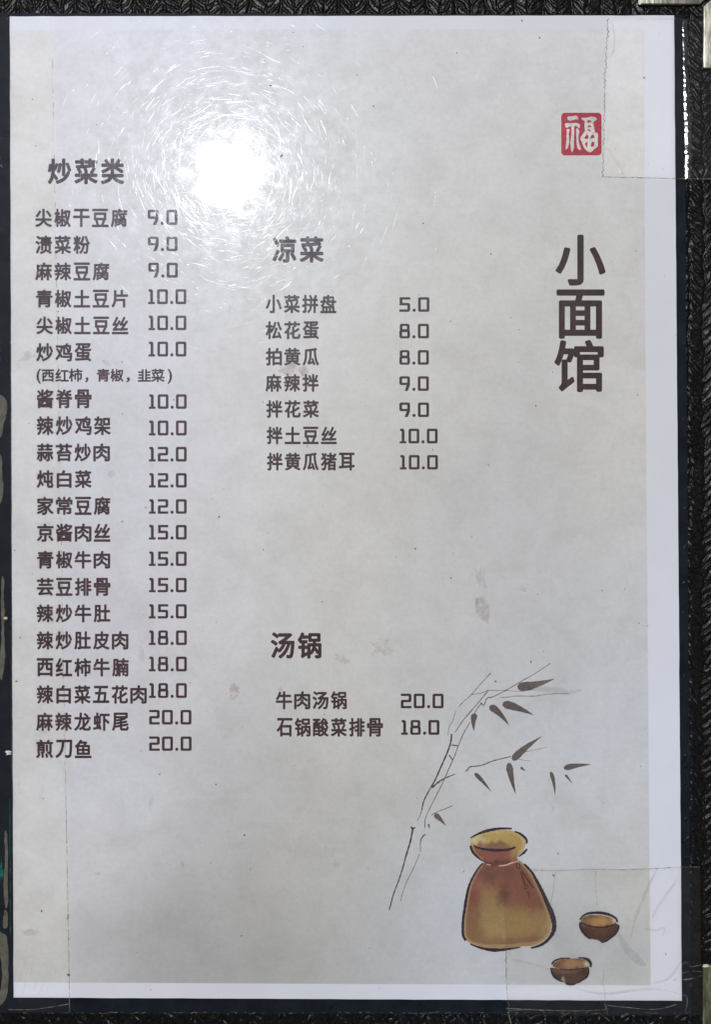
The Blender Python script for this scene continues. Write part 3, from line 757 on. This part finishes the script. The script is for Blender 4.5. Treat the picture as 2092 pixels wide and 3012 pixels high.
CUP_A_IN = [(670, 290), (720, 230), (820, 195), (1000, 190), (1150, 215), (1250, 260), (1310, 320), (1290, 350), (1150, 385), (1000, 400), (880, 385), (760, 355), (690, 320)]
CUP_A = [(650, 310), (700, 330), (780, 350), (880, 385), (1000, 395), (1150, 385), (1280, 345), (1345, 360), (1350, 430), (1300, 520), (1220, 590), (1130, 660), (1060, 685), (960, 635), (840, 620), (760, 560), (690, 470), (655, 390)]
cupa = painted('cup_painting', [CUP_A_IN, CUP_A], qc, 6.138, 12, (86, 56, 46), [(1000, 290, 310, 110, (170, 130, 80), 1.0), (1050, 330, 150, 60, (186, 148, 92), 0.7), (760, 270, 90, 60, (140, 105, 72), 0.6), (1280, 300, 60, 40, (214, 206, 180), 0.8),
   (1050, 500, 180, 60, (104, 72, 50), 0.7), (760, 480, 90, 120, (72, 46, 42), 0.7), (1290, 430, 70, 60, (100, 58, 52), 0.6)], ZI, sheet, 0, 3)
cupa['label'] = 'painted brown tea cup to the right of the jar'
ink_lines('cup_outline', [([(655, 275), (700, 215), (780, 168), (900, 148), (1030, 150), (1150, 172), (1250, 212), (1312, 260), (1330, 315)], 3, 7, 4), ([(655, 315), (760, 362), (880, 398), (1000, 412), (1150, 398), (1295, 352)], 3, 4, 3), ([(655, 330), (662, 400), (700, 480), (760, 560), (840, 620)], 5, 6, 3), ([(1350, 365), (1350, 430), (1300, 520), (1210, 600), (1120, 665), (1040, 688)], 4, 5, 2)], qc, ZI2, M_outline, cupa)
CUP_B_IN = [(165, 1110), (220, 1030), (350, 985), (550, 972), (720, 985), (800, 1025), (835, 1090), (812, 1135), (650, 1155), (450, 1170), (300, 1155)]
CUP_B = [(130, 1140), (280, 1150), (440, 1165), (620, 1148), (812, 1135), (818, 1200), (790, 1280), (720, 1340), (620, 1410), (570, 1440), (440, 1440), (340, 1390), (250, 1350), (170, 1270), (135, 1200)]
cupb = painted('cup_painting', [CUP_B_IN, CUP_B], qc, 6.138, 12, (92, 66, 56), [(500, 1070, 320, 100, (166, 126, 88), 1.0), (260, 1080, 90, 70, (124, 86, 66), 0.8), (790, 1080, 70, 60, (206, 200, 170), 0.8), (420, 1220, 230, 50, (124, 98, 76), 0.7),
   (560, 1340, 140, 60, (104, 66, 54), 0.6), (720, 1220, 100, 80, (66, 46, 42), 0.7), (230, 1280, 90, 70, (66, 44, 46), 0.7), (370, 1350, 26, 36, (190, 180, 160), 0.7)], ZI, sheet, 0, 5)
cupb['label'] = 'painted brown tea cup at the foot of the sheet'
ink_lines('cup_outline', [([(145, 1080), (180, 1030), (240, 995), (340, 970), (480, 965)], 4, 4, 2), ([(620, 958), (740, 968), (805, 1000), (850, 1060), (846, 1130)], 2, 7, 4), ([(135, 1150), (145, 1220), (190, 1300), (260, 1355), (350, 1395)], 3, 5, 3), ([(812, 1160), (808, 1240), (770, 1310), (690, 1365), (610, 1415)], 3, 5, 3), ([(400, 1428), (480, 1442), (570, 1436)], 3, 5, 3), ([(300, 1160), (440, 1180), (640, 1160), (810, 1142)], 2, 3, 2)], qc, ZI2, M_outline, cupb)

# --- stains on the sheet --------------------------------------------------------------
ZS = 0.36
def add_stain(pts_list, mat, label=None):
    for p in pts_list:
        mb = MB(); mb.poly(p, ZS)
        o = mb.build('food_stain', mat, sheet)
    if label: o['label'] = label
add_stain([blob(848, 1084, 27, 20, 26, 0.18), blob(893, 1088, 14, 17, 20, 0.25)], M_stain, 'brown greasy stain below a dish name')
add_stain([[(1398, 1760), (1424, 1755), (1442, 1785), (1438, 1836), (1420, 1824), (1399, 1800)]], M_stain, 'brown dried smear above the bamboo')
add_stain([blob(1414, 1700, 18, 26, 24, 0.5)], M_stingrey)
add_stain([blob(689, 2030, 15, 20, 24, 0.3), blob(683, 2052, 8, 8, 14, 0.3)], M_stain)
add_stain([blob(328, 1394, 11, 10, 18, 0.2), blob(446, 1370, 6, 7, 14, 0.2)], M_stingrey)
add_stain([blob(312, 1067, 14, 8, 18, 0.35, 0.6)], M_stainpale)
add_stain([blob(417, 1925, 10, 28, 20, 0.4, -0.2)], M_stainpale)
add_stain([blob(88, 2742, 24, 10, 20, 0.35), blob(150, 1810, 6, 22, 16, 0.4)], M_stainpale)
add_stain([blob(443, 2368, 5, 22, 16, 0.4, 0.25), blob(288, 2568, 9, 5, 14, 0.4, -0.4), blob(536, 2542, 4, 9, 12, 0.4)], M_stingrey)
add_stain([blob(1538, 1730, 20, 12, 18, 0.5), blob(1628, 2380, 5, 10, 14, 0.4), blob(824, 2028, 7, 10, 14, 0.4)], M_stainpale)
add_stain([blob(1010, 1940, 26, 12, 20, 0.5, 0.5), blob(1120, 1905, 30, 22, 20, 0.5)], M_stainpale)
add_stain([blob(992, 2543, 11, 8, 16, 0.4), blob(386, 59, 8, 7, 12, 0.4)], M_stingrey)
add_stain([blob(80, 1050, 22, 12, 18, 0.5, -0.5)], M_stingrey)

# --- scratches in the laminate: shallow rounded ridges that catch the lamp -----------------------
mb = MB(); ZC = 0.40
cxh, cyh = 672, 508
for i in range(4700):
    if i < 4000:
        r = 125 + abs(rnd.gauss(0, 1)) * 215; a = rnd.uniform(0, 2 * math.pi)
        x, y = cxh + r * math.cos(a) * 1.1, cyh + r * math.sin(a)
    else: x, y = rnd.uniform(60, 1960), rnd.uniform(70, 2900)
    L = min(130, 9 + rnd.expovariate(1 / 26.0)); d = rnd.uniform(0, 2 * math.pi); cv = rnd.uniform(-0.006, 0.006)
    n = 4; wd = rnd.choice([0.5, 0.6, 0.7, 0.8, 1.0, 1.5]) * (0.8 + 0.4 * rnd.random()); slope = math.radians(3 + min(14, rnd.expovariate(1 / 3.2)))
    if not (35 < x < 1975 and 60 < y < 2900): continue
    pts = []; aa = d
    px, py = x, y
    for k in range(n + 1):
        pts.append((px, py, aa)); px += math.cos(aa) * L / n; py += math.sin(aa) * L / n; aa += cv * L / n
    h = wd * 0.1026 * math.tan(slope); z0 = ZC + (i % 50) * 0.0004
    vs = []
    for k, (u, v, t) in enumerate(pts):
        tw = 1.0 if 0 < k < n else 0.25
        nx, ny = -math.sin(t) * wd * tw, math.cos(t) * wd * tw
        vs += [P(u + nx, v + ny, z0), P(u, v, z0 + h * tw), P(u - nx, v - ny, z0)]
    fs = []
    for k in range(n):
        b = 3 * k; fs += [(b, b + 1, b + 4, b + 3), (b + 1, b + 2, b + 5, b + 4)]
    mb.add(vs, fs)
o = mb.build('scratches', M_scratch, sheet, smooth=True); o['kind'] = 'stuff'

# --- dust specks -----------------------------------------------------------------
mb = MB()
known = [(95, 293, 3.4), (61, 291, 2), (1099, 313, 4.2), (1051, 221, 3), (1895, 230, 5), (1588, 112, 4), (1503, 935, 2.6), (1527, 970, 3), (1525, 1066, 2.2), (122, 2679, 5), (127, 2348, 3), (43, 1619, 4), (84, 1245, 3),
         (360, 1217, 3), (947, 1770, 4), (775, 1616, 4), (1222, 1614, 4.5), (1562, 1946, 5), (1582, 1748, 3), (1458, 2004, 5), (1793, 1882, 2.4), (198, 2701, 4), (202, 2866, 7), (866, 2251, 3), (1083, 2553, 3), (1959, 2805, 4), (1838, 1733, 3), (108, 349, 2),
         (359, 1065, 3), (359, 1534, 4), (559, 2008, 3), (713, 2139, 2), (1326, 945, 3), (1246, 657, 3), (1244, 658, 2), (892, 138, 2.4), (636, 1830, 2), (1880, 1833, 4), (1906, 1840, 3), (500, 2542, 2)]
for x, y, r in known: mb.poly(blob(x, y, r * 0.6, r * 0.42, 9, 0.4, rnd.uniform(0, 3)), 0.37)
for _ in range(230):
    x, y = rnd.uniform(40, 1990), rnd.uniform(60, 2925); r = 0.5 + rnd.expovariate(1.9)
    mb.poly(blob(x, y, r * rnd.uniform(0.8, 1.8), r * 0.7, 7, 0.35, rnd.uniform(0, 3)), 0.37)
o = mb.build('dust_specks', M_speck); tag(o, 'scattered tiny dark specks of dirt on the menu sheet', 'dirt specks', kind='stuff')

# ------------------------------------------------------------------ clear tape
def torn(x0, y0, x1, y1, pitch, amp):
    """serrated torn edge"""
    n = max(2, int(math.hypot(x1 - x0, y1 - y0) / pitch)); out = []
    dx, dy = x1 - x0, y1 - y0; L = math.hypot(dx, dy); drift = 0
    for i in range(n + 1):
        t = i / n; drift = drift * 0.85 + rnd.uniform(-1.6, 1.6); o = (amp if i % 2 else -amp) * rnd.uniform(0.3, 1.1) + drift
        out.append((x0 + dx * t - dy / L * o, y0 + dy * t + dx / L * o))
    return out
def ridge(mb, pts, hw, h, z, seg=6, jitter=0.0):
    """rounded clear fold standing up from the tape"""
    n = len(pts); rows = []
    for i, (x, y) in enumerate(pts):
        a = pts[max(0, i - 1)]; b = pts[min(n - 1, i + 1)]; dx, dy = b[0] - a[0], b[1] - a[1]; d = math.hypot(dx, dy) or 1
        nx, ny = -dy / d, dx / d
        ww = hw * (1 + rnd.uniform(-jitter, jitter)); hh = h * (1 + rnd.uniform(-jitter, jitter)); tw = 1
        if n > 4 and i in (0, n - 1): tw = 0.15
        rows.append([P(x + nx * ww * tw * math.cos(math.pi * k / seg), y + ny * ww * tw * math.cos(math.pi * k / seg), z + hh * tw * math.sin(math.pi * k / seg)) for k in range(seg + 1)])
    m = seg + 1
    mb.add([v for r in rows for v in r], [(i * m + k, i * m + k + 1, (i + 1) * m + k + 1, (i + 1) * m + k) for i in range(n - 1) for k in range(seg)])
M_fold_gloss = tape_mat('glossy tape fold', haze=0.05, bump=0.00009, bscale=300, rough=0.14)
ZT = 0.50
# top right
left = torn(1788, 55, 1772, 521, 6.5, 2.6)
mb = MB(); mb.poly(left + [(1900, 524), (2030, 528), (2140, 529), (2140, 57), (1950, 55)], ZT)
t1 = mb.build('clear_tape', M_tape); tag(t1, 'clear adhesive tape with torn wavy edge over the top right corner beside the red seal', 'adhesive tape', 'strips of clear tape on the menu')
mb = MB(); mb.ribbon(left, [rnd.uniform(1.6, 4.2) for _ in left], ZT + 0.02)
q = [(1772 + i * 8, 521 + 0.022 * i * 8 + rnd.uniform(-0.4, 0.4)) for i in range(28)]
mb.ribbon(q, [rnd.uniform(1.3, 2.4) for _ in q], ZT + 0.02)
mb.ribbon([(1800, 60), (1808, 110), (1806, 150), (1794, 172)], [1, 1.2, 1.2, 0.8], ZT + 0.02)
mb.build('grimy_edge', M_grime, t1)
mb = MB(); q = [(1986 + i * 9, 527 + rnd.uniform(-0.4, 0.4)) for i in range(13)]; mb.ribbon(q, [1.5] * len(q), ZT + 0.03)
mb.build('pale_edge', M_fold, t1)
mb = MB(); q = [(1880 + 12 * i, 56.5 + rnd.uniform(-0.8, 0.8)) for i in range(10)]; mb.ribbon(q, [1.2] * 10, ZT + 0.03)
mb.build('pale_edge', M_fold, t1)
def slope_fold(mb, pts, w1, w2, w3, tan, z, jit=0.25, grow=False):
    """a lifted fold: a broad face leaning left, a crumpled top, a steep right side"""
    rows = []
    for i, (x, y) in enumerate(pts):
        a_, b_, c_ = (v * (1 + rnd.uniform(-jit, jit)) for v in (w1, w2, w3))
        if grow: a_ *= 0.3 + 0.7 * min(1, max(0, (i / len(pts) - 0.28) / 0.3)) * rnd.uniform(0.75, 1.1)
        h = a_ * 0.1026 * tan * (1 + rnd.uniform(-jit, jit) * 0.5)
        if i in (0, len(pts) - 1): h *= 0.2
        rows.append([P(x, y, z), P(x + a_, y, z + h), P(x + a_ + b_, y + rnd.uniform(-1, 1), z + h * rnd.uniform(0.7, 1.15)), P(x + a_ + b_ + c_, y, z)])
    mb.add([v for r in rows for v in r], [(i * 4 + k + 4, i * 4 + k + 5, i * 4 + k + 1, i * 4 + k) for i in range(len(rows) - 1) for k in range(3)])
mb = MB(); q = [(2008 + 0.02 * (y - 60) + rnd.uniform(-1.2, 1.2), y) for y in range(60, 530, 7)]
slope_fold(mb, q, 7.5, 8, 3.5, 0.205, ZT + 0.02, 0.3, True)
mb.build('wrinkled_fold', M_fold_gloss, t1)
mb = MB(); slope_fold(mb, spline([(1780, 436), (1798, 462), (1815, 492), (1829, 525)], 5), 6.5, 1.5, 4, 0.185, ZT + 0.01, 0.15)
mb.build('shiny_crease', M_fold_gloss, t1)
mb = MB(); slope_fold(mb, [(1735, 360), (1737, 366), (1740, 372), (1744, 379)], 5, 2, 3, 0.165, ZT + 0.01, 0.2)
mb.build('shiny_crease', M_fold_gloss, t1)
# bottom right
left = torn(1484, 2552, 1486, 2780, 11, 0.8) + torn(1486, 2784, 1496, 3000, 7.5, 1.9)
top = [(2060, 2549), (1980, 2551), (1930, 2555), (1840, 2557), (1740, 2556), (1640, 2559)]
mb = MB(); mb.poly(left + [(1500, 2985), (1800, 2986), (2064, 2984)] + top, ZT)
t2 = mb.build('clear_tape', M_tape); tag(t2, 'clear wrinkled adhesive tape over the bottom right corner covering the two painted cups', 'adhesive tape', 'strips of clear tape on the menu')
mb = MB()
low = left[20:]; mb.ribbon(low, [rnd.uniform(1.4, 3.4) for _ in low], ZT + 0.02)
q = spline([(1570, 2558), (1640, 2559), (1740, 2556), (1840, 2557), (1930, 2553), (2010, 2549), (2060, 2549)], 9); mb.ribbon(q, [rnd.uniform(1.0, 2.6) for _ in q], ZT + 0.02)
q = torn(1754, 2560, 1755, 2664, 6, 1.3); mb.ribbon(q, [rnd.uniform(0.6, 1.3) for _ in q], ZT + 0.02)
q = torn(1777, 2850, 1778, 2899, 6, 1.4); mb.ribbon(q, [rnd.uniform(0.7, 1.5) for _ in q], ZT + 0.02)
q = torn(1778, 2899, 1786, 2985, 8, 2.4); mb.ribbon(q, [rnd.uniform(0.6, 1.4) for _ in q], ZT + 0.02)
q = torn(1634, 2562, 1618, 2660, 9, 1.2); mb.ribbon(q, [rnd.uniform(0.7, 1.8) for _ in q], ZT + 0.02)
mb.build('grimy_edge', M_grime, t2)
mb = MB()
for pts, ww in (([(1935, 2552), (1910, 2600), (1885, 2660), (1866, 2710), (1858, 2755)], 9), ([(1996, 2580), (1965, 2625), (1940, 2660), (1918, 2700)], 10), ([(1820, 2745), (1845, 2790), (1880, 2825), (1900, 2838)], 24),
                ([(1505, 2820), (1560, 2832), (1620, 2850)], 7), ([(1670, 2898), (1730, 2915), (1790, 2921), (1860, 2912), (1930, 2908), (2000, 2921)], 8), ([(1895, 2730), (1930, 2735), (1955, 2728), (1950, 2752)], 6), ([(1920, 2890), (1960, 2880), (1985, 2855), (2004, 2826)], 9)):
    s = spline(pts, 6); n = len(s); mb.ribbon(s, [ww * math.sin(math.pi * (0.08 + 0.84 * i / (n - 1))) for i in range(n)], ZT + 0.025)
mb.build('wrinkles', M_wrinkle, t2)
mb = MB()
for pts, ww in (([(1500, 2971), (1560, 2968), (1700, 2972), (1780, 2968)], 1.6), ([(1786, 2955), (1850, 2962), (1930, 2967), (1990, 2953)], 1.6), ([(1779, 2950), (1784, 2970)], 2), ([(1780, 2990), (1793, 3001)], 2), ([(2010, 2924), (2020, 2930), (2022, 2950), (2016, 2975), (2022, 2978)], 1.6),
                ([(2010, 2880), (2040, 2876), (2066, 2867)], 3), ([(2008, 2860), (2036, 2855), (2064, 2857)], 1.3), ([(2008, 2838), (2016, 2828), (2026, 2834), (2034, 2842), (2064, 2836)], 1.2), ([(1495, 2984), (1500, 2992), (1503, 3010)], 2.4), ([(1490, 2964), (1530, 2966), (1600, 2970)], 3), ([(1640, 2660), (1612, 2700), (1600, 2755)], 1.4), ([(1628, 2655), (1606, 2710), (1597, 2740)], 1.0)):
    s = spline(pts, 6); mb = MB(); mb.ribbon(s, [ww * rnd.uniform(0.5, 1.3) for _ in s], ZT + 0.03)
    mb.build('pale_fold', M_fold, t2)
mb = MB(); ridge(mb, [(1981, 2880), (1986, 2879), (1992, 2878)], 3, 0.1, ZT + 0.02, 6, 0.1)
mb.build('shiny_crease', M_fold_gloss, t2, smooth=True)
# left strip
edge_x = lambda y: 154 + (y - 160) * 0.0183
q = [(edge_x(y) + rnd.uniform(-0.5, 0.5), y) for y in range(50, 2978, 14)]
mb = MB(); mb.poly([(-40, 50), (-20, 2976)] + q[::-1], ZT - 0.06)
t3 = mb.build('clear_tape', M_tapeclear); tag(t3, 'long clear tape strip down the left edge of the menu, over the first letters', 'adhesive tape', 'strips of clear tape on the menu')
mb = MB(); k = [i for i, p in enumerate(q) if p[1] > 150]
for i in k[:-1]:
    deep = 0.35 if q[i][1] < 2000 else 0.9
    if rnd.random() < deep: mb.ribbon([q[i], q[i + 1]], [rnd.uniform(0.7, 1.3 + deep), rnd.uniform(0.7, 1.3 + deep)], ZT - 0.03)
for y, r in ((2690, 4), (2697, 3), (2735, 3), (2762, 2.5), (2866, 4), (2870, 4), (2476, 2.4), (2412, 2)):
    mb.poly(blob(edge_x(y), y, r * 0.7, r, 10, 0.4), ZT - 0.02)
mb.build('grimy_edge', M_grime, t3)
mb = MB(); s = spline([(26, 2968), (90, 2968), (140, 2962), (200, 2952)], 6); mb.ribbon(s, [1.6] * len(s), ZT - 0.03)
mb.build('pale_fold', M_fold, t3)
mb = MB(); s = [(204, y) for y in range(2935, 2980, 5)]; mb.ribbon(s, [1.3] * len(s), ZT - 0.03)
mb.build('pale_fold', M_fold, t3)
mb = MB()
for _ in range(20):
    x = rnd.uniform(55, 175); y = rnd.uniform(2820, 2910); ll = rnd.uniform(15, 40)
    mb.ribbon([(x, y), (x - 3, y + ll / 2), (x - 8, y + ll)], [0.5, 1.0, 0.5], ZT - 0.03)
mb.build('ripples', M_wrinkle, t3)
mb = MB(); q = [(33 + (y - 1500) * 0.002 + rnd.uniform(-0.5, 0.5), y) for y in range(1000, 2300, 9)]
ridge(mb, q, 2.0, 0.10, ZT - 0.2, 6, 0.5); mb.build('shiny_crease', M_fold_gloss, t3, smooth=True)

# ------------------------------------------------------------------ litter on the border
bm = bmesh.new()
for _ in range(26):
    a = rnd.uniform(0, 6.28); c = (25 + rnd.uniform(-7, 8), 2212 + rnd.uniform(-5, 6)); L = rnd.uniform(4, 11)
    pts = [(c[0] + math.cos(a) * L * (t - 0.5), c[1] + math.sin(a) * L * (t - 0.5) * 0.7) for t in (0, 0.5, 1)]
    z = 0.5 + rnd.uniform(0, 0.5)
    vs = []
    for i, (x, y) in enumerate(pts):
        wv = 1.5 if i == 1 else 0.5
        for u in range(4): vs.append(bm.verts.new(P(x + wv * math.cos(u * 1.57) * -math.sin(a), y + wv * math.cos(u * 1.57) * math.cos(a), z + 0.14 * (1 if i == 1 else 0.4) * math.sin(u * 1.57))))
    for i in range(2):
        for u in range(4): bm.faces.new((vs[4 * i + u], vs[4 * i + (u + 1) % 4], vs[4 * i + 4 + (u + 1) % 4], vs[4 * i + 4 + u]))
me = bpy.data.meshes.new('fluff'); bm.to_mesh(me); bm.free(); me.materials.append(M_lint)
o = bpy.data.objects.new('fluff', me); COL.objects.link(o); tag(o, 'small white tuft of fluff on the black left border', 'fluff')
bm = bmesh.new(); bmesh.ops.create_icosphere(bm, subdivisions=3, radius=1)
for v in bm.verts:
    k = 1 + rnd.uniform(-0.14, 0.14); v.co = Vector(P(17 + v.co.x * 6 * k, 1818 + v.co.y * 4.2 * k, 0.75 + v.co.z * 0.3 * k))
me = bpy.data.meshes.new('crumb'); bm.to_mesh(me); bm.free(); me.materials.append(M_crumb)
o = bpy.data.objects.new('crumb', me); COL.objects.link(o); tag(o, 'tiny yellow food crumb stuck on the black left border', 'crumb')
